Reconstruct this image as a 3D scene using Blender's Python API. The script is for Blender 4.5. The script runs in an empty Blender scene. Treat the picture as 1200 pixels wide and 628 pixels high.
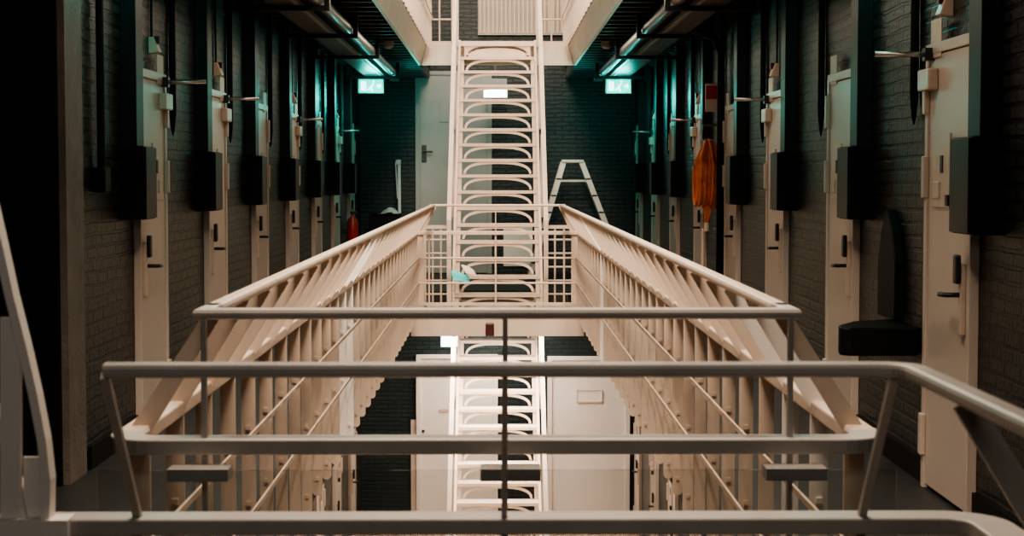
import bpy, math, random
from mathutils import Vector, Matrix
random.seed(7)
C = bpy.context.scene.collection
PI = math.pi
F = 2000.0                     # focal length in px of the 1200 px wide frame
VPX, VPY = 583.0, 205.0        # where the corridor axis vanishes
EYE = 1.51

# ------------------------------------------------------------------ camera
cam_d = bpy.data.cameras.new('camera'); cam = bpy.data.objects.new('camera', cam_d); C.objects.link(cam)
cam_d.sensor_width = 36.0; cam_d.lens = 36.0 * F / 1200.0
pitch = math.atan((314 - VPY) / F); yaw = math.atan((600 - VPX) / F)
cam.location = (0, 0, EYE); cam.rotation_euler = (PI/2 - pitch, 0, -yaw)
cam_d.clip_start = 0.05; cam_d.clip_end = 200
cam_d.dof.use_dof = True; cam_d.dof.focus_distance = 13.0; cam_d.dof.aperture_fstop = 9.0
bpy.context.scene.camera = cam
RM = cam.rotation_euler.to_matrix()

def P(px, py, d):
    """world point on the ray of photo pixel (px,py) at distance d down the corridor"""
    v = RM @ Vector(((px - 600) / F, (314 - py) / F, -1.0))
    t = d / v.y
    return Vector((v.x * t, d, EYE + v.z * t))

# ------------------------------------------------------------------ materials
def nodes(m):
    m.use_nodes = True
    nt = m.node_tree; return nt, nt.nodes, nt.links, nt.nodes['Principled BSDF']

def paint(name, col, rough=0.45, var=0.12, scale=6.0, metal=0.0, bump=0.0, spec=0.5):
    m = bpy.data.materials.new(name); nt, N, L, b = nodes(m)
    tc = N.new('ShaderNodeTexCoord'); nz = N.new('ShaderNodeTexNoise'); nz.inputs['Scale'].default_value = scale
    nz.inputs['Detail'].default_value = 5
    L.new(tc.outputs['Object'], nz.inputs['Vector'])
    r = N.new('ShaderNodeValToRGB')
    r.color_ramp.elements[0].position = 0.3; r.color_ramp.elements[1].position = 0.7
    r.color_ramp.elements[0].color = tuple(c * (1 - var) for c in col) + (1,)
    r.color_ramp.elements[1].color = tuple(min(1, c * (1 + var * .5)) for c in col) + (1,)
    L.new(nz.outputs['Fac'], r.inputs['Fac']); L.new(r.outputs['Color'], b.inputs['Base Color'])
    b.inputs['Roughness'].default_value = rough; b.inputs['Metallic'].default_value = metal
    b.inputs['Specular IOR Level'].default_value = spec
    if bump:
        bp = N.new('ShaderNodeBump'); bp.inputs['Strength'].default_value = bump; bp.inputs['Distance'].default_value = .01
        n2 = N.new('ShaderNodeTexNoise'); n2.inputs['Scale'].default_value = scale * 8
        L.new(tc.outputs['Object'], n2.inputs['Vector']); L.new(n2.outputs['Fac'], bp.inputs['Height']); L.new(bp.outputs['Normal'], b.inputs['Normal'])
    return m

def brick(name, axis, c1, c2, mortar, rough=0.42):
    m = bpy.data.materials.new(name); nt, N, L, b = nodes(m)
    tc = N.new('ShaderNodeTexCoord'); sp = N.new('ShaderNodeSeparateXYZ'); cb = N.new('ShaderNodeCombineXYZ')
    L.new(tc.outputs['Object'], sp.inputs[0])
    L.new(sp.outputs['X' if axis == 'x' else 'Y'], cb.inputs['X']); L.new(sp.outputs['Z'], cb.inputs['Y'])
    # slight wobble so courses look hand laid
    nz = N.new('ShaderNodeTexNoise'); nz.inputs['Scale'].default_value = 3.0; nz.inputs['Detail'].default_value = 4
    L.new(tc.outputs['Object'], nz.inputs['Vector'])
    ad = N.new('ShaderNodeVectorMath'); ad.operation = 'MULTIPLY_ADD'; ad.inputs[1].default_value = (.03, .03, 0)
    L.new(nz.outputs['Color'], ad.inputs[0]); L.new(cb.outputs[0], ad.inputs[2])
    br = N.new('ShaderNodeTexBrick'); L.new(ad.outputs[0], br.inputs['Vector'])
    br.inputs['Scale'].default_value = 1.0; br.inputs['Brick Width'].default_value = .215; br.inputs['Row Height'].default_value = .066
    br.inputs['Mortar Size'].default_value = .011; br.inputs['Mortar Smooth'].default_value = .35; br.inputs['Bias'].default_value = -.1
    br.inputs['Color1'].default_value = c1 + (1,); br.inputs['Color2'].default_value = c2 + (1,); br.inputs['Mortar'].default_value = mortar + (1,)
    L.new(br.outputs['Color'], b.inputs['Base Color'])
    n2 = N.new('ShaderNodeTexNoise'); n2.inputs['Scale'].default_value = 45; n2.inputs['Detail'].default_value = 6
    L.new(tc.outputs['Object'], n2.inputs['Vector'])
    ma = N.new('ShaderNodeMath'); ma.operation = 'MULTIPLY_ADD'; ma.inputs[1].default_value = -1.0
    m2 = N.new('ShaderNodeMath'); m2.operation = 'MULTIPLY'; m2.inputs[1].default_value = .35
    L.new(n2.outputs['Fac'], m2.inputs[0]); L.new(br.outputs['Fac'], ma.inputs[0]); L.new(m2.outputs[0], ma.inputs[2])
    bp = N.new('ShaderNodeBump'); bp.inputs['Strength'].default_value = 1.0; bp.inputs['Distance'].default_value = .02
    L.new(ma.outputs[0], bp.inputs['Height']); L.new(bp.outputs['Normal'], b.inputs['Normal'])
    b.inputs['Roughness'].default_value = rough
    return m

def emit(name, col, strength):
    m = bpy.data.materials.new(name); nt, N, L, b = nodes(m)
    b.inputs['Base Color'].default_value = col + (1,)
    b.inputs['Emission Color'].default_value = col + (1,); b.inputs['Emission Strength'].default_value = strength
    return m

def glass(name):
    m = bpy.data.materials.new(name); nt, N, L, b = nodes(m)
    N.remove(b); out = N['Material Output']
    t = N.new('ShaderNodeBsdfTransparent'); t.inputs['Color'].default_value = (.93, .94, .93, 1)
    g = N.new('ShaderNodeBsdfGlossy'); g.inputs['Roughness'].default_value = .03
    fr = N.new('ShaderNodeFresnel'); fr.inputs['IOR'].default_value = 1.5
    mx = N.new('ShaderNodeMixShader'); L.new(fr.outputs[0], mx.inputs[0]); L.new(t.outputs[0], mx.inputs[1]); L.new(g.outputs[0], mx.inputs[2])
    L.new(mx.outputs[0], out.inputs['Surface'])
    return m

M = dict(
    white=paint('white_paint', (.64, .52, .42), .42, .14, 5),
    railgrey=paint('dim_rail_paint', (.46, .425, .385), .4, .14, 6),  # greyer paint; the weaker light on the near railings is in the colour
    litwhite=paint('lit_bar_white', (.93, .88, .82), .4, .04, 5),  # lighter white for single bars, their strong light put into the colour
    cream=paint('cream_paint', (.62, .52, .43), .5, .12, 3),
    door=paint('door_paint', (.57, .475, .405), .33, .06, 2.5),
    fardoor=paint('far_door_paint', (.33, .325, .31), .45, .06, 2.5),
    plate=paint('lock_plate_paint', (.60, .48, .39), .3, .1, 20),
    black=paint('black_casing', (.004, .005, .005), .55, .2, 6, spec=.2),
    casing=paint('casing_paint', (.009, .012, .011), .4, .2, 6, spec=.35),
    dark=paint('dark_metal', (.03, .03, .03), .35, .2, 8, .3),
    steel=paint('brushed_steel', (.55, .53, .5), .3, .1, 30, .9),
    grey=paint('grey_steel', (.36, .345, .32), .4, .12, 10, .2),
    tray=paint('cable_tray_metal', (.13, .13, .125), .38, .25, 9, .5),
    pipe=paint('service_pipe', (.16, .15, .145), .35, .2, 7, .4),
    joist=paint('black_joist', (.028, .027, .027), .5, .2, 5),
    soffit=paint('soffit_black', (.010, .010, .011), .6, .2, 5),
    lino=paint('gallery_lino', (.02, .02, .02), .5, .2, 3),
    ground=paint('ground_floor_lino', (.50, .36, .26), .35, .1, 2),
    plaster=paint('grey_plaster', (.17, .145, .125), .6, .25, 5, bump=.4),
    orange=paint('orange_hose', (.95, .24, .05), .5, .2, 14),
    red=paint('red_paint', (.5, .03, .02), .35, .1, 10),
    darkred=paint('dark_red_paint', (.06, .008, .007), .4, .1, 10),
    alu=paint('ladder_aluminium', (.55, .52, .47), .4, .1, 12, .4),
    paper=paint('paper', (.80, .66, .56), .6, .05, 6),
    cyan=paint('cyan_sheet', (.12, .80, .82), .35, .1, 8),
    cloth=paint('white_cloth', (.62, .62, .6), .8, .1, 12),
    panel=paint('white_panel', (.82, .76, .69), .5, .04, 3),
    brickx=brick('brick_end_wall', 'x', (.005, .018, .020), (.009, .026, .028), (.003, .008, .009)),
    bricky=brick('brick_side_wall', 'y', (.012, .015, .013), (.027, .028, .024), (.001, .001, .001), .32),
    signteal=emit('sign_face_teal', (.0, .72, .60), .9),
    signwhite=emit('sign_mark_white', (.75, 1.0, .95), 2.0),
    signbright=emit('sign_face_white', (.85, 1.0, 1.0), 5.0),
    lamp=paint('call_lamp_shell', (.78, .62, .48), .4, .05, 8),
    glass=glass('clear_pane'),
)

# ------------------------------------------------------------------ mesh helpers
class MB:
    def __init__(s): s.v = []; s.f = []
    def add(s, vs, fs):
        o = len(s.v); s.v += [Vector(v) for v in vs]; s.f += [tuple(i + o for i in f) for f in fs]; return s
    def box(s, x0, x1, y0, y1, z0, z1):
        if x0 > x1: x0, x1 = x1, x0
        if y0 > y1: y0, y1 = y1, y0
        if z0 > z1: z0, z1 = z1, z0
        return s.add([(x0,y0,z0),(x1,y0,z0),(x1,y1,z0),(x0,y1,z0),(x0,y0,z1),(x1,y0,z1),(x1,y1,z1),(x0,y1,z1)],
                     [(0,3,2,1),(4,5,6,7),(0,1,5,4),(1,2,6,5),(2,3,7,6),(3,0,4,7)])
    def prism(s, pts, axis, a, b):
        """extrude a 2D outline; axis 'x': pts=(y,z), 'y': pts=(x,z), 'z': pts=(x,y)"""
        def mk(p, t): return {'x': (t, p[0], p[1]), 'y': (p[0], t, p[1]), 'z': (p[0], p[1], t)}[axis]
        n = len(pts); vs = [mk(p, a) for p in pts] + [mk(p, b) for p in pts]
        fs = [tuple(range(n)), tuple(range(2*n-1, n-1, -1))] + [(i, (i+1) % n + 0, (i+1) % n + n, i + n) for i in range(n)]
        return s.add(vs, fs)
    def sweep(s, path, sec, closed=False, up=(0,0,1)):
        """sweep a section [(side, up)] along a path, mitred"""
        path = [Vector(p) for p in path]; n = len(path); m = len(sec); vs = []; fs = []; upv = Vector(up)
        for i, p in enumerate(path):
            a = path[i-1] if (i > 0 or closed) else None; b = path[(i+1) % n] if (i < n-1 or closed) else None
            d1 = (p - a).normalized() if a is not None else None; d2 = (b - p).normalized() if b is not None else None
            t = ((d1 or d2) + (d2 or d1)).normalized()
            u = upv if abs(t.dot(upv)) < .97 else Vector((1, 0, 0))
            side = t.cross(u).normalized(); uu = side.cross(t).normalized()
            k = 1.0
            if d1 is not None and d2 is not None: k = 1 / max(.5, t.dot(d1))
            for q in sec: vs.append(p + side * (q[0] * k) + uu * q[1])
        for i in range(n if closed else n - 1):
            j = (i + 1) % n
            for k in range(m):
                l = (k + 1) % m; fs.append((i*m+k, i*m+l, j*m+l, j*m+k))
        if not closed: fs += [tuple(range(m-1, -1, -1)), tuple((n-1)*m + k for k in range(m))]
        return s.add(vs, fs)
    def bar(s, a, b, w, h, up=(0,0,1)):
        return s.sweep([a, b], rect(w, h), up=up)
    def tube(s, path, r, n=8, closed=False):
        return s.sweep(path, [(r*math.cos(2*PI*k/n), r*math.sin(2*PI*k/n)) for k in range(n)], closed)
    def lathe(s, c, prof, n=16):
        vs = []; fs = []; m = len(prof)
        for k in range(n):
            a = 2*PI*k/n
            for r, z in prof: vs.append((c[0]+r*math.cos(a), c[1]+r*math.sin(a), c[2]+z))
        for k in range(n):
            l = (k+1) % n
            for i in range(m-1): fs.append((k*m+i, l*m+i, l*m+i+1, k*m+i+1))
        fs.append(tuple(k*m for k in range(n-1, -1, -1))); fs.append(tuple(k*m+m-1 for k in range(n)))
        return s.add(vs, fs)
    def mirrored(s, sx):
        if sx < 0:
            s.v = [Vector((-v.x, v.y, v.z)) for v in s.v]; s.f = [tuple(reversed(f)) for f in s.f]
        return s
    def build(s, name, mat, parent=None, origin=None, bevel=0.0, smooth=False):
        me = bpy.data.meshes.new(name)
        if parent is not None: o0 = WL[parent.name]
        elif origin is not None: o0 = Vector(origin)
        else:
            xs = [v.x for v in s.v]; ys = [v.y for v in s.v]; zs = [v.z for v in s.v]
            o0 = Vector(((min(xs)+max(xs))/2, (min(ys)+max(ys))/2, min(zs)))
        me.from_pydata([v - o0 for v in s.v], [], s.f); me.update()
        import bmesh
        bm = bmesh.new(); bm.from_mesh(me); bmesh.ops.recalc_face_normals(bm, faces=bm.faces); bm.to_mesh(me); bm.free()
        me.materials.append(M[mat])
        o = bpy.data.objects.new(name, me); C.objects.link(o)
        if parent is not None: o.parent = parent
        else: o.location = o0
        WL[o.name] = o0
        if smooth:
            for p in me.polygons: p.use_smooth = True
        if bevel:
            md = o.modifiers.new('bevel', 'BEVEL'); md.width = bevel; md.segments = 2; md.limit_method = 'ANGLE'
        return o
WL = {}
def rect(w, h): return [(-w/2,-h/2),(w/2,-h/2),(w/2,h/2),(-w/2,h/2)]
def rrect(w, h, r):
    out = []
    for cx, cy, a0 in ((w/2-r,-h/2+r,-PI/2),(w/2-r,h/2-r,0),(-w/2+r,h/2-r,PI/2),(-w/2+r,-h/2+r,PI)):
        for k in range(3): out.append((cx + r*math.cos(a0+k*PI/4), cy + r*math.sin(a0+k*PI/4)))
    return out
def arc(cx, cy, r, a0, a1, n=6):
    return [(cx + r*math.cos(a0+(a1-a0)*k/n), cy + r*math.sin(a0+(a1-a0)*k/n)) for k in range(n+1)]
def tag(o, label, cat, group=None):
    o['label'] = label; o['category'] = cat
    if group: o['group'] = group
    return o
def thing(name, label, cat, loc, group=None):
    o = bpy.data.objects.new(name, None); C.objects.link(o); o.location = loc; o.empty_display_size = .1
    WL[o.name] = Vector(loc); return tag(o, label, cat, group)
def struct(o, label=None):
    o['kind'] = 'structure'
    if label: o['label'] = label
    return o
def dup(root, loc, label=None, group=None, skip=()):
    r = root.copy(); C.objects.link(r); r.location = loc; WL[r.name] = Vector(loc)
    if label: r['label'] = label
    if group: r['group'] = group
    for ch in list(root.children):
        if ch.name.split('.')[0] in skip: continue
        c = ch.copy(); C.objects.link(c); c.parent = r
        for g in list(ch.children):
            d = g.copy(); C.objects.link(d); d.parent = c
    return r
ORD = ['nearest', 'second', 'third', 'fourth', 'fifth', 'sixth', 'seventh', 'farthest']

# ------------------------------------------------------------------ dimensions
W = 2.1; END = 26.2; UP = 3.2; GR = -3.8; SOF = -.26
V0, V1 = 4.0, 18.3           # the void behind the second cross railing
U1_ = 22.4                   # far end of the void on the storey above
# ------------------------------------------------------------------ setting
struct(MB().box(W, W+.3, -1.6, END, GR, 7.6).build('wall_right', 'bricky'))
struct(MB().box(-W-.3, -W, 8.3, END, GR, 7.6).build('wall_left', 'bricky'))
struct(MB().box(-W-1.3, -W-1.1, -1.6, 8.6, GR, 7.6).box(-W-1.1, -W-.02, 8.24, 8.3, GR, 7.6).build('wall_left', 'black'))
struct(MB().box(-W-1.3, W+.3, END, END+.3, GR, 7.6).build('wall_back', 'brickx'))
struct(MB().box(-W-1.3, W+.3, -1.9, -1.6, GR, 7.6).build('wall_front', 'black'))
struct(MB().box(-W-1.3, W+.3, -1.9, END+.3, GR-.2, GR).build('floor', 'ground'))
struct(MB().box(-W-1.3, W+.3, -1.9, END+.3, 7.6, 7.8).build('ceiling', 'soffit'))
# gallery decks on this storey (sloped steel edge as on the storey above)
def deck(s, z, y0, y1, mat='lino'):
    pts = [(s*.93, z), (s*1.0, z+SOF), (s*1.03, z+SOF), (s*1.03, z-.03), (s*W, z-.03), (s*W, z)]
    return MB().prism(pts, 'y', y0, y1).build('floor', mat)
for s in (-1, 1): struct(deck(s, 0, -1.6, END))
struct(MB().box(-.93, .93, 3.14, 3.94, -.2, 0).build('floor', 'lino'))
struct(MB().box(-.93, .93, -1.6, .1, -.2, 0).build('floor', 'lino'))
struct(MB().box(-.93, .93, V1+.05, 19.35, -.18, 0).build('floor', 'lino'))
struct(MB().box(-.93, .93, 22.3, END, -.18, 0).build('floor', 'lino'))
struct(MB().box(-3.2, -W, -1.6, 8.4, -.2, 0).build('floor', 'lino'))
# the storey above: deck with black joists below it
for s in (-1, 1):
    c = MB().box(s*1.03, s*W, -1.6, END, UP-.06, UP).build('ceiling', 'soffit'); struct(c)
    y = 10.0
    while y < END - .1:
        MB().box(s*1.03, s*W, y, y+.09, UP+SOF+.04, UP-.06).build('joist', 'joist', c); y += .42
    MB().prism([(s*.93, UP), (s*1.0, UP+SOF), (s*1.03, UP+SOF), (s*1.03, UP)], 'y', -1.6, U1_+.03).build('edge_beam', 'white', c)
# left wall end: grey plaster strip
struct(MB().box(-W-.02, -W+.015, 8.28, 8.62, 0, UP-.06).build('trim_1', 'plaster'))
for s in (-1, 1):
    struct(MB().box(s*W, s*(W-.02), 8.7 if s < 0 else -1.6, END, 0, .12).build('baseboard_' + ('left' if s < 0 else 'right'), 'black'))

# ------------------------------------------------------------------ flat bar railings
def bar_outline(s, half=.0245, zb=-.03):
    x0, zk, x1, zt = .88, .88, .695, 1.172
    dx, dz = x1-x0, zt-zk; l = math.hypot(dx, dz); nx, nz = dz/l, -dx/l      # normal of the lean
    a = math.atan2(-dx, dz); t = half*math.tan(a/2)
    h2 = half*.78
    right = [(x0+half, zk+t), (x1+nx*h2, zt+nz*h2)]
    left = [(x1-nx*h2, zt-nz*h2), (x0-half, zk-t)]
    bot = [(x0+half*math.cos(b), zb+half*math.sin(b)) for b in [PI + PI*k/8 for k in range(9)]]
    return [(s*p[0], p[1]) for p in right + left + bot]
def rails_side(root, s, y0, y1, z):
    MB().sweep([(s*.69, y0, z+1.185), (s*.69, y1, z+1.185)], rrect(.045, .026, .010)).build('top_rail', 'white', root, smooth=False)
    MB().box(s*.855, s*.92, y0, y1, z+.855, z+.895).build('second_rail', 'white', root, bevel=.006)
    for zz in (.62, .35):
        MB().box(s*.838, s*.846, y0, y1, z+zz-.009, z+zz+.009).build('middle_rail', 'white', root)
def side_railing(s, y0, y1, z, label, group):
    root = thing('gallery_railing', label, 'railing', (s*.88, y0, z), group)
    rails_side(root, s, y0, y1, z)
    mb = MB().prism(bar_outline(s), 'y', -.006, .006)
    for zz in (.62, .35, .87, .03):      # bolt heads
        mb.box(s*.872, s*.888, -.014, .014, zz-.008, zz+.008)
    mb.v = [v + Vector((s*.88, y0, z)) - Vector((s*.88, 0, 0)) for v in mb.v]
    n = int((y1-y0)/.45); first = None
    for k in range(n+1):
        yy = .08 + k*(y1-y0-.1)/n
        if first is None:
            first = mb.build('flat_bar', 'white', root); first.location = (0, yy, 0)
        else:
            o = first.copy(); C.objects.link(o); o.parent = root; o.location = (0, yy, 0)
    return root
def paint_lit_bars(root, ys):
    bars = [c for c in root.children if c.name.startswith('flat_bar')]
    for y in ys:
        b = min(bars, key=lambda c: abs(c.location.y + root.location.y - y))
        b.data = b.data.copy(); b.data.materials[0] = M['litwhite']; b['label'] = 'bar painted brighter for the light falling on it'
G1 = 'flat bar gallery railings along the void'
g_l = side_railing(-1, V0+.1, V1, 0, 'long cream flat-bar railing on the left edge of the void, bent inward at the top', G1)
g_r = side_railing(1, V0+.1, V1, 0, 'long cream flat-bar railing on the right edge of the void, bent inward at the top', G1)
side_railing(-1, 12.5, U1_, UP, 'cream flat-bar railing of the storey above, upper left of the stair', 'railings of the storey above')
side_railing(1, 12.5, U1_, UP, 'cream flat-bar railing of the storey above, upper right of the stair', 'railings of the storey above')

paint_lit_bars(g_l, (9.8, 10.2)); paint_lit_bars(g_r, (14.0, 4.6, 5.0))  # bars caught by strong light, painted brighter
# second cross railing (in front of the void)
r2 = thing('cross_railing', 'middle cross railing with pointed corners spanning the front of the void', 'railing', (0, V0, 0))
MB().sweep([(-.69, V0+.16, 1.185), (-.69, V0, 1.185), (.69, V0, 1.185), (.69, V0+.16, 1.185)], rrect(.045, .026, .010)).build('top_rail', 'railgrey', r2)
cr = .07
path = [(-.885, V0+.14, .875)] + [(x, y, .875) for x, y in arc(-.885+cr, V0+cr, cr, PI, 1.5*PI)] + [(x, y, .875) for x, y in arc(.885-cr, V0+cr, cr, -PI/2, 0)] + [(.885, V0+.14, .875)]
MB().sweep(path, rect(.08, .036)).build('second_rail', 'railgrey', r2, bevel=.004)
for px in (-.69, .018, .69):
    MB().sweep([(px, V0, -.15), (px, V0, 1.175)], rect(.022, .012)).build('post', 'railgrey', r2)
MB().box(-.93, .93, V0-.06, V0-.04, -.2, .05).build('kick_plate', 'railgrey', r2)
pane = MB().box(-.925, .925, V0-.085, V0-.075, .08, .828).build('glass_panel', 'glass')
pane = tag(pane, 'clear pane clamped below the second rail of the middle cross railing', 'pane')
for px in (-.69, .03, .69):
    MB().box(px-.07, px+.07, V0-.105, V0-.03, .806, .834).build('clamp', 'grey', pane)
for o in pane.children: o.location = -pane.location + pane.location

# nearest cross railing with its right-hand return
r1 = thing('cross_railing', 'nearest blurred cross railing, its right end turning toward the viewer', 'railing', (0, 3.08, 0))
yt, ys = 2.84, 3.09
pt = [(-.655, yt, 1.185)] + [(x, y, 1.185) for x, y in arc(.69-.05, yt-.05, .05, PI/2, 0)] + [(.69, .6, 1.185)]
MB().sweep(pt, rrect(.04, .024, .008)).build('top_rail', 'railgrey', r1)
pt = [(-.835, ys, .875)] + [(x, y, .875) for x, y in arc(.885-.08, ys-.08, .08, PI/2, 0)] + [(.885, .6, .875)]
MB().sweep(pt, rect(.075, .030)).build('second_rail', 'railgrey', r1, bevel=.004)
for px in (-.655, .012, .665):
    w = .014 if abs(px) > .1 else .010
    sgn = -1 if px < 0 else 1
    top = px if abs(px) < .1 else px + sgn*.0
    MB().sweep([(px, ys, -.15), (px, ys, .88), (top, yt, 1.175)], rect(w, .014), up=(0, 1, 0)).build('post', 'railgrey', r1)
mb = MB().prism(bar_outline(1, .024), 'y', -.006, .006); mb.v = [v + Vector((0, 3.08, 0)) for v in mb.v]; first = None
for yy in (2.52, 2.02, 1.52, 1.02):
    if first is None: first = mb.build('flat_bar', 'railgrey', r1); first.location = (0, yy-3.08, 0)
    else:
        o = first.copy(); C.objects.link(o); o.parent = r1; o.location = (0, yy-3.08, 0)
for zz in (.62, .35): MB().box(.836, .846, .6, 3.05, zz-.014, zz+.014).build('middle_rail', 'railgrey', r1)

# curved post at the left frame edge; paler paint stands in for light from the right
cp = thing('bracket_post', 'blurred cream post with a curved bracket at the lower left edge', 'post', (-.9, 3.06, 0))
d = 3.06
MB().sweep([P(13, 980, d), P(13, 372, d)], rect(.036, .016), up=(0, 1, 0)).build('upright', 'panel', cp)
MB().sweep([P(x, y, d) for x, y in ((56, 612), (57, 560), (52, 515), (42, 462), (29, 405), (14, 345), (2, 290), (-14, 220), (-30, 150), (-60, 40))], rect(.016, .04), up=(0, 1, 0)).build('curved_bracket', 'panel', cp)
MB().sweep([P(x, y, d+.01) for x, y in ((30, 610), (22, 570), (8, 520), (-10, 470), (-30, 420))], rect(.014, .03), up=(0, 1, 0)).build('curved_bracket', 'panel', cp)
q = [P(28, 535, d+.012), P(48, 535, d+.012), P(56, 612, d+.012), P(28, 612, d+.012)]
MB().prism([(v.x, v.z) for v in q], 'y', d+.008, d+.014).build('web_plate', 'panel', cp)
MB().box(P(0, 0, d).x-.1, P(75, 0, d).x, d-.03, d+.03, .857, .893).build('foot_plate', 'panel', cp)

# far cross railing (end of the void) on its cream fascia
fr = thing('cross_railing', 'far cross railing of thin rails in front of the stair foot', 'railing', (0, V1, 0))
MB().tube([(-.69, V1, 1.185), (.69, V1, 1.185)], .013).build('top_rail', 'white', fr)
MB().box(-.92, .92, V1-.035, V1+.035, .87, .91).build('second_rail', 'white', fr, bevel=.005)
for zz in (.62, .35): MB().tube([(-.9, V1, zz), (.9, V1, zz)], .011).build('middle_rail', 'white', fr)
MB().box(-.92, .92, V1-.01, V1+.03, .11, .14).build('bottom_rail', 'white', fr)
for px in (-.735, -.02, .715):
    MB().tube([(px, V1, -.18), (px, V1, .88)], .011).build('post', 'white', fr)
MB().tube([(-.02, V1, .88), (-.02, V1, 1.18)], .006).build('post', 'white', fr)
for s in (-1, 1):
    MB().sweep([(s*.83, V1, .0), (s*.83, V1, .89), (s*.69, V1, 1.185)], rect(.075, .012), up=(0, 1, 0)).build('corner_bar', 'white', fr)
bf = MB().box(-.93, .93, V1-.02, V1+.03, -.22, .0).build('bridge_fascia', 'cream')
tag(bf, 'cream steel fascia beam under the far cross railing', 'beam')
for px in (-.735, -.02, .715):
    for k in (-.02, .02): MB().box(px+k-.006, px+k+.006, V1-.026, V1-.02, -.15, -.05).build('bolt_plate', 'white', bf)
for o in bf.children: pass

# grid guards beside the stair (this storey) and end guards of the storey above
def grid_guard(x0, x1, y, z0, z1, nx, nz, r, label, group, posts=True):
    t = thing('grid_guard', label, 'railing', ((x0+x1)/2, y, z0), group)
    MB().box(x0-.02, x0+.02, y-.015, y+.015, z0, z1).box(x1-.02, x1+.02, y-.015, y+.015, z0, z1).box(x0, x1, y-.015, y+.015, z1-.03, z1+.01).box(x0, x1, y-.015, y+.015, z0+.0, z0+.05).build('frame', 'white', t)
    m = MB()
    for k in range(1, nx): m.tube([(x0+(x1-x0)*k/nx, y, z0), (x0+(x1-x0)*k/nx, y, z1)], r, 6)
    for k in range(1, nz): m.tube([(x0, y, z0+(z1-z0)*k/nz), (x1, y, z0+(z1-z0)*k/nz)], r, 6)
    m.build('grid', 'white', t); return t
G2 = 'grid guards beside the stair foot'
grid_guard(-.83, -.55, 19.4, 0, .93, 3, 6, .012, 'small cream grid guard left of the stair foot', G2)
grid_guard(.55, .86, 19.4, 0, .93, 3, 6, .012, 'small cream grid guard right of the stair foot', G2)
G3 = 'upper landing guards beside the stair top'
grid_guard(-.93, -.58, U1_, UP, UP+1.0, 2, 3, .013, 'tall cream barred guard left of the stair top', G3)
grid_guard(.53, .88, U1_, UP, UP+1.0, 2, 3, .013, 'tall cream barred guard right of the stair top', G3)
ul = thing('upper_landing', 'cream landing bridge at the top of the stair', 'landing', (0, U1_, UP-.26))
MB().prism([(-.925, UP), (.925, UP), (.992, UP+SOF), (-.992, UP+SOF)], 'y', U1_-.02, U1_+.03).build('fascia', 'white', ul)
MB().box(-1.02, 1.02, U1_+.035, 23.4, UP-.08, UP).build('deck', 'cream', ul)

# ------------------------------------------------------------------ stairs
def arch_riser(y, z, r, half):
    m = MB(); a = half*.84; b = r*.74; th = .034
    o = []; i = []
    for k in range(17):
        t = PI*k/16
        ca, sa = math.cos(t), math.sin(t)
        ex = abs(ca)**.75*(1 if ca > 0 else -1); ez = sa**.9
        o.append((ex*(a+.012), z-r+.01+ez*(b+th))); i.append((ex*(a-.016), z-r+.01+ez*b))
    for k in range(16):
        m.prism([o[k], o[k+1], i[k+1], i[k]], 'y', y, y+.014)
    for s in (-1, 1): m.box(s*half, s*(half-.045), y, y+.014, z-r, z)
    return m
def stair(z0, z1, y0, y1, n, half, label, up_rail=True):
    t = thing('iron_staircase', label, 'staircase', (0, y0, z0), 'iron staircases at the end of the void')
    r = (z1-z0)/n; g = (y1-y0)/(n-1)
    tr = ri = None
    for k in range(n):
        z = r*(k+1); y = g*k
        if tr is None:
            tr = MB().box(-half, half, y0-.02, y0+g+.02, z0+r-.036, z0+r).build('tread', 'white', t)
            ri = arch_riser(y0, z0+r-.03, r-.03, half).build('arched_riser', 'white', t)
            for q, mt in ((tr, None), (ri, None)): q.location = (0, 0, 0)
        else:
            for src in (tr, ri):
                o = src.copy(); C.objects.link(o); o.parent = t; o.location = (0, y, z-r)
    for s in (-1, 1):
        dz = r/g*.16
        pts = [(y0-.08, z0), (y0+.2, z0), (y1+.1, z1-.22), (y1+.1, z1+.04), (y1-.05, z1+.04), (y0-.08, z0+r+.05)]
        MB().prism(pts, 'x', s*half, s*(half+.03)).build('stringer', 'white', t)
        rail = [(s*(half+.06), y0-.1, z0+.0), (s*(half+.06), y0-.1, z0+1.0), (s*(half+.06), y1, z1+.95), (s*(half+.06), y1+.5, z1+.95)]
        MB().sweep(rail, rect(.05, .05), up=(1, 0, 0)).build('handrail', 'white', t)
        for f in (.33, .66, 1.0):
            yy = y0+(y1-y0)*f; zz = z0+(z1-z0)*f
            MB().box(s*(half+.03), s*(half+.06), yy-.015, yy+.015, zz-.05, zz+.93).build('baluster', 'white', t)
    return t
st = stair(0, UP+.02, 18.95, 22.35, 17, .475, 'upper cream iron staircase with arched open risers, rising from the far cross railing')
MB().box(-.40, .40, 19.02, 19.03, .0, .15).build('base_panel', 'cream', st)
MB().box(-.475, .475, U1_-.05, U1_-.03, UP-.16, UP+.05).build('top_plate', 'white', st)
for s in (-1, 1): MB().prism([(s*.42, UP-.13), (s*.36, UP-.13), (s*.42, UP-.06)], 'y', U1_-.056, U1_-.05).build('corner_gusset', 'cream', st)
st2 = stair(GR, -.02, 18.1, 22.25, 20, .475, 'lower cream iron staircase with arched open risers, seen below the far cross railing')

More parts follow.
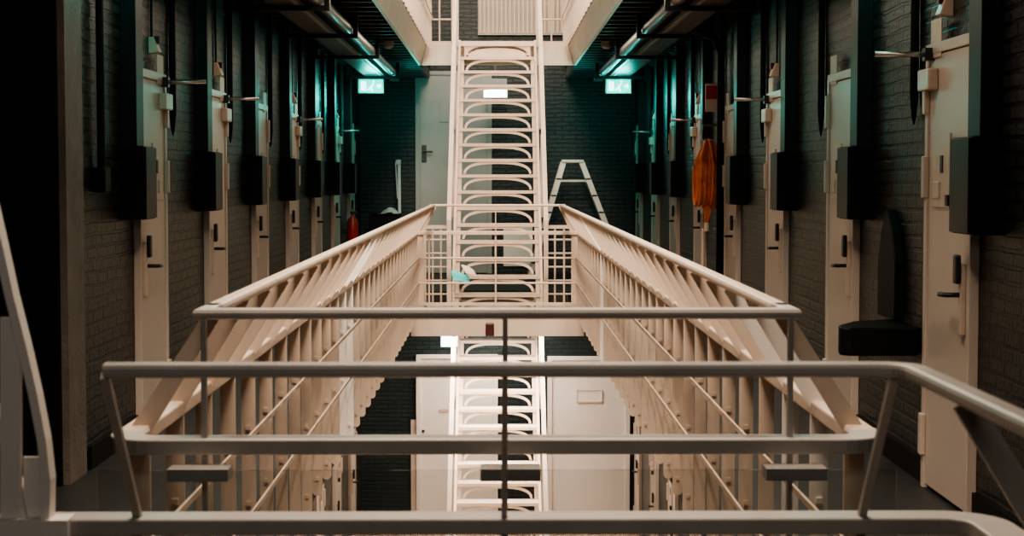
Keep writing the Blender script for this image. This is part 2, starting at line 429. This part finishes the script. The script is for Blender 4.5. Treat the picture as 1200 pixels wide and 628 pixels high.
# ------------------------------------------------------------------ cell doors
DW = .71; DH = 2.08
def make_door(s, loc, n):
    """s=+1 right wall; hinges on the far edge, handle on the near edge"""
    t = thing('door_%d' % n, '', 'door', loc)
    X, Y, Z = loc; near, far = Y-DW/2, Y+DW/2
    def bx(p0, p1, y0, y1, z0, z1): return MB().box(X-s*p0, X-s*p1, y0, y1, Z+z0, Z+z1)
    f = MB().box(X, X-s*.045, near-.05, near, Z, Z+DH+.05).box(X, X-s*.045, far, far+.05, Z, Z+DH+.05).box(X, X-s*.045, near, far, Z+DH, Z+DH+.05)
    f.build('door_frame', 'door', t, bevel=.004)
    bx(0, .035, near+.004, far-.004, .02, DH-.004).build('door_leaf', 'door', t, bevel=.004)
    for z in (1.90, 1.50, .26): bx(.035, .062, far-.005, far+.045, z-.10, z+.10).build('hinge', 'door', t, bevel=.005)
    pl = bx(.035, .047, Y-.02, Y+.25, 1.36, 1.62).build('hatch_plate', 'plate', t, bevel=.003)
    bx(.047, .052, Y+.05, Y+.09, 1.52, 1.60).build('peephole', 'dark', pl)
    bx(.047, .058, Y-.10, Y-.06, 1.36, 1.70).build('hatch_bolt', 'plate', pl)
    bx(.045, .055, Y+.10, Y+.20, 1.40, 1.48).build('hatch_flap', 'plate', pl, bevel=.004)
    kb = bx(.047, .075, Y-.13, Y-.09, 1.37, 1.42).build('bolt_knob', 'dark', pl)
    hp = bx(.035, .060, near+.03, near+.08, .80, 1.12).build('handle_plate', 'plate', t, bevel=.006)
    bx(.060, .085, near+.02, near+.08, 1.03, 1.16).build('lock_case', 'dark', hp, bevel=.01)
    m = MB().tube([(X-s*.06, near+.055, Z+.98), (X-s*.115, near+.055, Z+.98), (X-s*.115, near+.18, Z+.975)], .011)
    m.build('lever', 'dark', hp, smooth=True)
    bx(.035, .042, far-.22, far-.03, DH-.02, DH+.16).build('head_plate', 'white', t, bevel=.003)
    cl = bx(.035, .085, far-.16, far+.05, DH-.17, DH-.07).build('closer_box', 'plate', t, bevel=.008)
    MB().tube([(X-s*.05, far-.05, Z+DH+.0), (X-s*.30, far+.0, Z+DH+.005)], .013).build('closer_arm', 'steel', t, smooth=True)
    bx(.02, .08, far-.08, far-.02, DH-.03, DH+.03).build('arm_bracket', 'dark', t)
    return t
RD = [8.0, 10.45, 12.86, 15.28, 17.68, 20.2, 22.6, 25.2]
LD = [10.45, 12.8, 15.15, 17.5, 19.85, 22.1, 24.4]
RARM = {0, 2, 4, 6}; LARM = {0, 1, 3, 5}
ndoor = 1; pr = {}
def rank(i, n): return 'farthest' if i == n-1 else ORD[i] if i == 0 else ORD[i] + ' nearest'
for s, lst, arms, side in ((1, RD, RARM, 'right'), (-1, LD, LARM, 'left')):
    for i, y in enumerate(lst):
        loc = (s*W, y-.19, 0.0)
        lab = 'pale %s cell door on the %s gallery wall%s' % (rank(i, len(lst)), side, ', metal arm sticking out above it' if i in arms else '')
        if s not in pr: d_ = make_door(s, loc, ndoor); pr[s] = d_
        else:
            d_ = dup(pr[s], loc, skip=() if i in arms else ('closer_arm', 'arm_bracket', 'closer_box'))
            d_.name = 'door_%d' % ndoor
        d_['label'] = lab; d_['group'] = 'pale cell doors of the gallery'; struct(d_); ndoor += 1
# ground floor doors glimpsed through the void
for s, lst, side in ((1, RD[1:], 'right'), (-1, LD, 'left')):
    for i, y in enumerate(lst):
        d_ = dup(pr[s], (s*W, y-.19, GR), skip=('closer_arm', 'arm_bracket', 'closer_box'))
        d_.name = 'door_%d' % ndoor; ndoor += 1
        d_['label'] = 'pale %s cell door of the ground floor on the %s, glimpsed through the bars' % (rank(i, len(lst)), side)
        d_['group'] = 'ground floor cell doors'; struct(d_)

# black cabinets, casings, conduits beside the doors
cab = {}; cas = {}; con = {}; lam = {}
def cabinet(s, y, label):
    x = s*W; g = 'black wall cabinets beside the cell doors'; loc = (x, y-.77, 1.26)
    if s in cab: return dup(cab[s], loc, label, g)
    t = thing('wall_cabinet', label, 'cabinet', loc, g); cab[s] = t
    MB().box(x, x-s*.13, y-.92, y-.62, 1.26, 1.67).build('cabinet_body', 'black', t, bevel=.004)
    MB().box(x-s*.13, x-s*.145, y-.915, y-.625, 1.265, 1.665).build('cabinet_door', 'casing', t, bevel=.003)
    return t
def casing(s, y, label):
    x = s*W; g = 'black pipe casings above the wall cabinets'; loc = (x, y-.77, 1.67)
    if s in cas: return dup(cas[s], loc, label, g)
    o = MB().box(x, x-s*.085, y-.87, y-.68, 1.672, UP+SOF+.03).build('pipe_casing', 'casing', origin=loc, bevel=.004)
    cas[s] = o; return tag(o, label, 'casing', g)
def conduit(s, y, label):
    y -= .08; x = s*(W-.024); g = 'black conduits hanging down the brick between doors'; loc = (x, y+.6, 1.74)
    if s in con: return dup(con[s], loc, label, g)
    o = MB().lathe((x, y+.6, 0), [(.003, 1.76), (.012, 1.80), (.022, 1.90), (.022, UP+SOF+.03)], 12).build('wall_conduit', 'black', origin=loc, smooth=False)
    con[s] = o; return tag(o, label, 'conduit', g)
def lampbox(s, y, label):
    x = s*W; g = 'small call lamps above the cell doors'; y -= .17; loc = (x, y+.1, 2.24)
    if s in lam: return dup(lam[s], loc, label, g)
    t = thing('call_lamp', label, 'lamp', loc, g); lam[s] = t
    MB().prism([(x, 2.34), (x-s*.03, 2.34), (x-s*.065, 2.25), (x, 2.24)], 'y', y+.06, y+.15).build('lamp_body', 'lamp', t, bevel=.004)
    MB().box(x-s*.03, x-s*.062, y+.085, y+.125, 2.30, 2.345).build('red_lens', 'darkred', t)
    MB().tube([(x-s*.012, y+.105, 2.34), (x-s*.012, y+.105, UP+SOF+.03)], .008, 6).build('cable', 'black', t)
    return t
for s, lst, arms, side in ((1, RD, RARM, 'right'), (-1, LD, LARM, 'left')):
    for i, y in enumerate(lst):
        rk = rank(i, len(lst))
        cabinet(s, y, 'black wall cabinet beside the %s cell door on the %s' % (rk, side))
        casing(s, y, 'tall black pipe casing above the cabinet of the %s cell door on the %s' % (rk, side))
        if i < len(lst)-1: conduit(s, y, 'black conduit with tapered foot just beyond the %s cell door on the %s' % (rk, side))
        if i in arms: lampbox(s, y, 'small pale call lamp above the %s cell door on the %s' % (rk, side))

# ------------------------------------------------------------------ service trays, pipes, signs
for s, side in ((-1, 'left'), (1, 'right')):
    t = thing('cable_tray', 'grey cable tray hanging along the %s gallery ceiling' % side, 'cable tray', (s*1.6, 5, 2.78), 'ceiling cable trays')
    MB().box(s*1.45, s*1.74, 5, 22.4, 2.80, 2.81).box(s*1.45, s*1.46, 5, 22.4, 2.80, 2.90).box(s*1.73, s*1.74, 5, 22.4, 2.80, 2.90).build('tray', 'tray', t)
    MB().box(s*1.50, s*1.53, 5, 22.4, 2.793, 2.80).build('trunking', 'grey', t)
    br = None
    for y in (7.6, 10.3, 13.0, 15.6, 18.4, 22.2):
        if br is None:
            br = MB().box(s*1.30, s*1.95, 7.6, 7.68, 2.755, 2.79).box(s*1.27, s*1.31, 7.6, 7.68, 2.755, 2.96).box(s*1.93, s*1.96, 7.6, 7.68, 2.755, 2.96).build('bracket', 'black', t)
        else:
            o = br.copy(); C.objects.link(o); o.parent = t; o.location = (0, y-7.6, 0)
    pp = MB().tube([(s*1.365, 5, 2.845), (s*1.365, 22.3, 2.845)], .052, 14).build('service_pipe', 'pipe', smooth=True)
    tag(pp, 'round grey service pipe beside the %s cable tray' % side, 'pipe', 'ceiling service pipes')
    # exit sign under the end of the tray
    xs = 1.59 if s > 0 else -1.66; y = 22.5
    e = thing('exit_sign', 'glowing green exit sign under the end of the %s cable tray' % side, 'exit sign', (xs, y, 2.59), 'glowing exit signs')
    MB().box(xs-.17, xs+.17, y, y+.05, 2.58, 2.77).build('housing', 'grey', e)
    f = MB().box(xs-.155, xs+.155, y-.006, y, 2.59, 2.76).build('sign_face', 'signteal', e)
    m = MB(); yy = y-.008; z = 2.605
    m.prism([(xs-.13, z+.01), (xs-.06, z+.01), (xs-.06, z+.13), (xs-.13, z+.13)], 'y', yy, y-.006)          # door of the pictogram
    m.prism([(xs-.02, z+.05), (xs+.02, z+.10), (xs+.05, z+.11), (xs+.015, z+.05), (xs+.035, z), (xs+.015, z), (xs-.005, z+.035), (xs-.035, z+.01), (xs-.045, z+.025)], 'y', yy, y-.006)
    m.prism([(xs+.035+.014*math.cos(a*PI/4), z+.128+.014*math.sin(a*PI/4)) for a in range(8)], 'y', yy, y-.006)
    m.prism([(xs+.075, z+.055), (xs+.105, z+.055), (xs+.105, z+.03), (xs+.14, z+.07), (xs+.105, z+.11), (xs+.105, z+.085), (xs+.075, z+.085)], 'y', yy, y-.006)
    m.build('pictogram', 'signwhite', f)
    MB().tube([(xs-.1, y+.03, 2.77), (xs-.1, y+.03, 2.82)], .008).build('hanger', 'dark', e)
    MB().tube([(xs+.1, y+.03, 2.77), (xs+.1, y+.03, 2.82)], .008).build('hanger', 'dark', e)
    # smoke detector and wall box
    o = MB().lathe((s*1.2, 18.9, UP+SOF), [(.03, -.04), (.052, -.025), (.056, .0), (.056, .05)], 16).build('smoke_detector', 'fardoor')
    tag(o, 'round smoke detector on the black joists above the %s walkway' % side, 'smoke detector', 'ceiling smoke detectors')
    c = P(701 if s > 0 else 462, 89, END-.06)
    o = MB().box(c.x-.07, c.x+.07, END-.1, END, c.z-.08, c.z+.08).build('junction_box', 'fardoor', bevel=.01)
    tag(o, 'small white box on the end wall beside the %s exit sign' % side, 'junction box', 'white boxes on the end wall')

# white lit sign behind the stair, and the lit sign under the bridge
def litsign(x0, x1, y, z0, z1, label):
    t = thing('exit_sign', label, 'exit sign', ((x0+x1)/2, y, z0), 'glowing exit signs')
    MB().box(x0-.01, x1+.01, y, y+.05, z0-.01, z1+.01).build('housing', 'grey', t)
    MB().box(x0, x1, y-.006, y, z0, z1).build('sign_face', 'signbright', t); return t
a, b = P(567, 114, 25.2), P(594, 103, 25.2)
t = litsign(a.x, b.x, 25.2, a.z, b.z, 'white glowing sign seen behind the upper steps of the stair')
h0, h1 = P(567, 100, 25.2), P(594, 92, 25.2)
MB().box(h0.x, h1.x, 25.2, 25.28, h0.z, h1.z).build('lamp_head', 'fardoor', t)
MB().box((a.x+b.x)/2-.01, (a.x+b.x)/2+.01, 25.23, 25.25, h1.z, 3.3).build('hanger', 'dark', t)
a, b = P(517, 406, 23.2), P(541, 394, 23.2)
t = litsign(a.x, b.x, 23.2, a.z, b.z, 'glowing pale cyan sign under the bridge, left of the lower stair')
MB().box((a.x+b.x)/2-.01, (a.x+b.x)/2+.01, 23.21, 23.23, b.z, -.18).build('hanger', 'dark', t)

# ------------------------------------------------------------------ end wall doors
def end_door(px0, px1, py0, zb, label, handle=None, plate=None, hatch=None, mat='panel'):
    global ndoor
    a = P(px0, py0, END-.03); b = P(px1, py0, END-.03)
    t = thing('door_%d' % ndoor, label, 'door', ((a.x+b.x)/2, END, zb)); ndoor += 1; struct(t)
    MB().box(a.x-.07, a.x, END-.08, END, zb, a.z+.06).box(b.x, b.x+.07, END-.08, END, zb, a.z+.06).box(a.x, b.x, END-.08, END, a.z, a.z+.06).build('door_frame', mat, t, bevel=.005)
    lf = MB().box(a.x, b.x, END-.05, END, zb+.01, a.z).build('door_leaf', mat, t, bevel=.004)
    y = END-.05
    if handle:
        c = P(handle[0], handle[1], y)
        h = MB().box(c.x-.035, c.x+.035, y-.02, y, c.z-.13, c.z+.13).build('handle_plate', 'dark', t, bevel=.006)
        MB().tube([(c.x, y-.02, c.z+.03), (c.x, y-.07, c.z+.03), (c.x+.13, y-.07, c.z+.03)], .012).build('lever', 'dark', h)
    for q, nm, mt in ((plate, 'name_plate', 'plate'), (hatch, 'hatch', 'fardoor')):
        if q:
            c0, c1 = P(q[0], q[1], y), P(q[2], q[3], y)
            if nm == 'hatch':
                m = MB(); w = .012
                m.box(c0.x, c1.x, y-.02, y, c1.z, c1.z+w*2).box(c1.x-w, c1.x, y-.02, y, c1.z, c0.z).box(c0.x, c1.x, y-.008, y, c0.z-w, c0.z).box(c0.x, c0.x+w, y-.008, y, c1.z, c0.z)
                m.build(nm, 'plate', t)
            else: MB().box(c0.x, c1.x, y-.012, y, c1.z, c0.z).build(nm, mt, t, bevel=.003)
    return t
end_door(492, 571, 88, 0, 'tall pale grey door in the dark end wall, left of the stair', (497, 180), None, None, 'fardoor')
q0, q1 = P(515, 121, END-.05), P(527, 143, END-.05)
MB().box(q0.x, q1.x, END-.065, END-.05, q1.z, q0.z).build('notice_plate', 'fardoor', bpy.data.objects['door_%d' % (ndoor-1)], bevel=.003)
end_door(493, 578, 420, GR, 'white ground floor door behind the left half of the lower stair', None, (514, 479, 526, 483), None)
end_door(647, 733, 422, GR, 'wide white ground floor door right of the lower stair', None, None, (676, 457, 706, 472))
c = P(496, 505, END-.05)
MB().lathe((c.x, END-.06, c.z), [(.02, -.02), (.025, 0), (.02, .02)], 10).build('keyhole', 'dark', bpy.data.objects['door_%d' % (ndoor-2)])
struct(MB().box(P(480, 0, END).x, P(487, 0, END).x, END-.04, END, GR, P(0, 492, END).z).build('trim_2', 'cream'))

# white panel low on the end wall behind the stair
a, b = P(590, 312, END-.05), P(624, 266, END-.05)
o = MB().box(a.x, b.x, END-.04, END, a.z, b.z).build('notice_board', 'panel', bevel=.003)
tag(o, 'white rectangular board on the dark end wall, seen through the lower steps', 'board')

# radiator on the end wall of the storey above
a, b = P(560, 41, END-.1), P(661, -12, END-.1)
rd = thing('radiator', 'cream column radiator on the end wall at the top of the picture', 'radiator', ((a.x+b.x)/2, END-.1, a.z))
n = 20; col = None; w = (b.x-a.x)/n
for k in range(n):
    if col is None:
        col = MB().sweep([(a.x+w/2, END-.1, a.z+.02), (a.x+w/2, END-.1, b.z)], rrect(w*.8, .09, .015), up=(0, 1, 0)).build('column', 'white', rd)
    else:
        o = col.copy(); C.objects.link(o); o.parent = rd; o.location = (w*k, 0, 0)
MB().box(a.x, b.x, END-.12, END-.07, a.z, a.z+.05).box(a.x, b.x, END-.12, END-.07, b.z-.08, b.z-.03).build('header', 'white', rd)
MB().box(a.x, b.x, END-.075, END-.065, a.z, b.z).build('back_panel', 'white', rd)
for x in (a.x+.2, b.x-.2): MB().box(x-.02, x+.02, END-.08, END, a.z+.15, a.z+.2).build('wall_bracket', 'white', rd)

# ------------------------------------------------------------------ loose things
# stepladder
L = thing('stepladder', 'open aluminium stepladder standing by the end wall right of the stair', 'ladder', (1.15, 24.9, 0))
dl = 24.9
ap, al, ar = P(671, 188, dl), P(660, 190, dl), P(681, 190, dl)
def at_floor(p, q):          # extend p->q down to the floor
    t = p.z/(p.z-q.z); return p + (q-p)*t
fl = at_floor(al, P(640, 258, dl)); frr = at_floor(ar, P(705, 252, dl))
for yo in (-.20, .20):
    o = Vector((0, yo, 0)); k = 1.0
    MB().sweep([al+o*.8, fl+o*1.3], rect(.075, .025), up=(0, 1, 0)).build('rail', 'alu', L)
    MB().sweep([ar+o*.8, frr+o*1.3], rect(.075, .025), up=(0, 1, 0)).build('rail', 'alu', L)
    c0 = al.lerp(fl, .16)+o*.9; c1 = ar.lerp(frr, .16)+o*.9
    MB().bar(c0, c1, .015, .03).build('spreader', 'alu', L)
MB().box(al.x-.03, ar.x+.03, dl-.2, dl+.2, al.z-.01, al.z+.035).build('top_step', 'alu', L, bevel=.006)
for k in range(1, 7):
    f = k/7
    for (u, v) in ((al, fl), (ar, frr)):
        c = u.lerp(v, f); wy = .16+.1*f
        MB().box(c.x-.035, c.x+.035, dl-wy-.02, dl+wy+.02, c.z-.012, c.z+.012).build('rung', 'dark', L)
for u in (fl, frr):
    for yo in (-.26, .26): MB().box(u.x-.05, u.x+.05, dl+yo-.025, dl+yo+.025, 0, .05).build('rubber_foot', 'black', L)

# pole, cloth, trolley on the left at the end wall
p0 = P(467, 190, 25.9)
o = thing('white_pole', 'thin white pole standing upright against the end wall, left of the tall door', 'pole', (p0.x, 25.95, 0))
MB().tube([(p0.x+.02, 25.9, 0), (p0.x, 26.02, p0.z)], .026).build('shaft', 'cloth', o, smooth=True)
MB().box(p0.x-.05, p0.x+.03, 25.98, 26.06, p0.z-.04, p0.z+.04).build('head', 'cloth', o, bevel=.015)
MB().tube([(p0.x-.05, 25.99, p0.z), (p0.x-.02, 25.95, p0.z-.55)], .01).build('cord', 'cloth', o)
c = P(452, 250, 25.5)
tr = thing('storage_box', 'black storage box on the floor below the white pole', 'box', (c.x, 25.5, 0))
MB().box(c.x-.22, c.x+.22, 25.25, 25.75, 0, c.z-.03).build('box_body', 'black', tr, bevel=.01)
MB().box(c.x-.23, c.x+.23, 25.24, 25.76, c.z-.03, c.z-.003).build('lid', 'black', tr, bevel=.01)
m = MB(); N_ = 10
vs = []; fs = []
for i in range(N_):
    for j in range(N_):
        u, v = i/(N_-1)-.5, j/(N_-1)-.5
        h = .09*max(0, 1-((u-.05)**2*5+v*v*3))*(.6+.8*random.random()) if abs(u) < .45 else 0
        vs.append((c.x+.05+u*.3, 25.45+v*.35, c.z+h+.0)); 
for i in range(N_-1):
    for j in range(N_-1): fs.append((i*N_+j, i*N_+j+1, (i+1)*N_+j+1, (i+1)*N_+j))
o = MB().add(vs, fs).build('cloth', 'cloth', smooth=True); tag(o, 'crumpled white cloth lying on the black storage box', 'cloth')

# fire extinguisher on the left wall
c = P(410, 266, 22.95)
x = -W+.14; y = 23.1
e = thing('fire_extinguisher', 'red fire extinguisher on the left wall near the end', 'fire extinguisher', (x, y, .45))
MB().lathe((x, y, 0), [(.05, .45), (.075, .46), (.078, .85), (.06, .92), (.025, .95), (.02, .98)], 16).build('cylinder', 'red', e, smooth=True)
MB().box(x-.03, x+.07, y-.02, y+.02, .98, 1.02).build('valve', 'dark', e)
MB().tube([(x+.06, y, .99), (x+.1, y-.02, .85), (x+.085, y-.03, .6)], .012).build('hose', 'black', e)
MB().box(-W, x-.07, y-.04, y+.04, .72, .78).build('wall_bracket', 'dark', e)

# orange hose coil on the right wall
hx, hy = W-.17, 15.9
zt, zb = P(830, 167, hy).z, P(830, 240, hy).z
hs = thing('hose_coil', 'bright orange hose coil hanging on the right wall', 'hose', (hx, hy, zb))
m = MB()
for k in range(11):
    x = W-.03-.022*k; a = .17+.02*math.sin(k*2.1); zc = (zt+zb)/2+.02*math.sin(k*1.7); b = (zt-zb)/2+.02*math.cos(k*2.9)
    sh = .035*math.sin(k*1.3)
    pts = []
    for q in range(28):
        t_ = 2*PI*q/28
        pinch = 1 - .45*max(0, math.sin(t_))**3
        xx = x + (hx+.03-x)*.75*max(0, math.sin(t_))**2
        pts.append((xx, hy+sh+a*math.cos(t_)*pinch, zc+b*math.sin(t_)))
    m.tube(pts, .017, 7, closed=True)
m.build('coiled_hose', 'orange', hs, smooth=True)
e0 = P(829, 235, hy); e1 = P(829, 262, hy)
m = MB()
for k in range(4):
    m.tube([(hx-.02+.03*k, hy-.05+.03*k, e0.z+.05), (hx+.01+.012*k, hy, (e0.z+e1.z)/2), (hx+.02, hy, e1.z)], .017, 7)
m.build('hose_tail', 'orange', hs, smooth=True)
MB().tube([(hx+.02, hy, e1.z+.01), (hx+.02, hy, e1.z-.07)], .026, 10).build('nozzle', 'lamp', hs)
MB().tube([(W, hy, zt+.16), (hx-.02, hy, zt+.16), (hx-.03, hy, zt+.05), (hx+.01, hy, zt-.03), (hx+.06, hy, zt+.02)], .012).build('hook', 'steel', hs)
MB().tube([(hx+.0, hy+.1, 0), (hx, hy+.1, e1.z-.05)], .018).build('stand_pipe', 'white', hs)
# dark riser pipe and narrow red/white sign next to the hose
o = MB().tube([(W-.07, 15.55, 0), (W-.07, 15.55, 2.62), (W-.12, 15.55, 2.74), (W-.25, 15.55, 2.80), (W-.4, 15.55, 2.84)], .035, 12).build('riser_pipe', 'black', smooth=True)
tag(o, 'black riser pipe beside the orange hose, bending to the ceiling', 'pipe')
a, b = P(834, 131, 16.3), P(841, 98, 16.3)
o = MB().box(W-.12, W, 16.3, 16.32, a.z, b.z).build('hose_sign', 'paper'); tag(o, 'narrow pinkish sign sticking out above the orange hose', 'sign')
MB().box(W-.115, W-.005, 16.292, 16.3, a.z+.12, b.z-.02).build('red_field', 'red', o)

# black basin with pointed back panel on the right wall
bs = thing('wall_basin', 'black rounded wall basin with pointed back panel, right wall between first two doors', 'basin', (W, 8.85, .6))
zt_, zb_ = .75, .61
out = [(W, 8.45), (W-.34, 8.45)] + arc(W-.34, 8.50, .05, -PI/2, -PI, 4) + [(W-.37, 8.62), (W-.25, 8.85), (W, 9.0)]
MB().prism(out, 'z', zb_, zt_).build('bowl', 'black', bs, bevel=.012)
MB().prism([(8.78, .76), (9.17, .76), (9.17, 1.06), (9.10, 1.22), (8.98, 1.33), (8.85, 1.22), (8.78, 1.06)], 'x', W, W-.05).build('back_panel', 'black', bs, bevel=.006)

# junction box and its conduit at the left front
jb = thing('junction_box', 'black junction box with a cable from above on the brick at far left', 'junction box', (-W, 8.95, 1.42))
MB().box(-W, -W+.07, 8.86, 9.0, 1.42, 1.55).build('box_body', 'black', jb, bevel=.012)
MB().tube([(-W+.035, 8.93, 1.55), (-W+.035, 8.93, UP+SOF)], .02).build('cable', 'black', jb)

# dark red box under the bridge fascia
c = P(574, 386, V1-.06)
o = MB().box(c.x-.045, c.x+.045, V1-.1, V1-.026, c.z-.07, c.z+.07).build('alarm_box', 'darkred', bevel=.012)
tag(o, 'dark red alarm box on the cream fascia under the far railing', 'alarm box')

# sheets lying on the stair
def sheet(pts, mat, name, label):
    p = [P(x, y, d) for x, y, d in pts]; vs = []; fs = []; n = 6
    for i in range(n+1):
        for j in range(n+1):
            u, v = i/n, j/n
            q = p[0]*(1-u)*(1-v)+p[1]*u*(1-v)+p[2]*u*v+p[3]*(1-u)*v
            q = q + Vector((0, 0, .012*math.sin(u*PI)))
            vs.append(q)
    for i in range(n):
        for j in range(n): fs.append((i*(n+1)+j, i*(n+1)+j+1, (i+1)*(n+1)+j+1, (i+1)*(n+1)+j))
    o = MB().add(vs, fs).build(name, mat, smooth=True)
    md = o.modifiers.new('thickness', 'SOLIDIFY'); md.thickness = .003
    return tag(o, label, 'sheet')
sheet([(528, 317, 18.82), (549, 323, 18.86), (552, 333, 18.80), (531, 329, 18.74)], 'cyan', 'cyan_sheet', 'tilted bright cyan sheet on the left of the lowest steps')
sheet([(540, 310, 18.88), (555, 316, 18.88), (561, 327, 18.80), (546, 321, 18.82)], 'paper', 'cream_sheet', 'tilted cream sheet leaning behind the cyan sheet on the steps')

# ------------------------------------------------------------------ light
def area(name, loc, rot, sx, sy, power, col):
    l = bpy.data.lights.new(name, 'AREA'); l.shape = 'RECTANGLE'; l.size = sx; l.size_y = sy; l.energy = power; l.color = col
    o = bpy.data.objects.new(name, l); C.objects.link(o); o.location = loc; o.rotation_euler = rot; return o
def point(name, loc, power, col, r=.1):
    l = bpy.data.lights.new(name, 'POINT'); l.energy = power; l.color = col; l.shadow_soft_size = r
    o = bpy.data.objects.new(name, l); C.objects.link(o); o.location = loc; return o
WARM = (1.0, .80, .63); TEAL = (.04, 1.0, .85)
area('void_light', (0, 14, 6.8), (0, 0, 0), 1.6, 16, 450, WARM)
for y, z, p, tilt in ((3.9, 5.4, 330, 55), (7.5, 6.2, 420, 55), (13.0, 6.2, 380, 52)):
    area('void_spot', (0, y, z), (math.radians(tilt), 0, 0), 1.5, .8, p, WARM)
area('landing_light', (0, 20.8, 6.3), (math.radians(48), 0, 0), 1.5, .8, 120, WARM)
area('near_fill', (0, -1.2, 2.9), (math.radians(60), 0, 0), 1.6, .6, 19, (1.0, .92, .84))
for y in (7.5, 12.5, 17.5):
    for s in (-1, 1):
        area('walkway_light', (s*1.12, y, 2.88), (0, s*-.1, 0), .12, 2.2, 9.5, WARM)
for y, p in ((7, 190), (12.5, 190), (20, 150), (25, 110)):
    area('ground_light', (0, y, -.45), (0, 0, 0), 1.2, 2.0, p, (1.0, .84, .70))
for s in (-1, 1):
    point('sign_glow', (s*1.58, 22.0, 2.5), 18, TEAL)
    point('sign_glow', (s*1.2, 24.6, 2.4), 9, TEAL)
    point('sign_glow', (s*1.75, 9.2, 2.75), 9, TEAL)
w = bpy.data.worlds.new('world'); bpy.context.scene.world = w; w.use_nodes = True
w.node_tree.nodes['Background'].inputs['Color'].default_value = (.03, .045, .05, 1); w.node_tree.nodes['Background'].inputs['Strength'].default_value = .3
sc = bpy.context.scene
sc.view_settings.view_transform = 'AgX'; sc.view_settings.look = 'AgX - Medium High Contrast'; sc.view_settings.exposure = .3
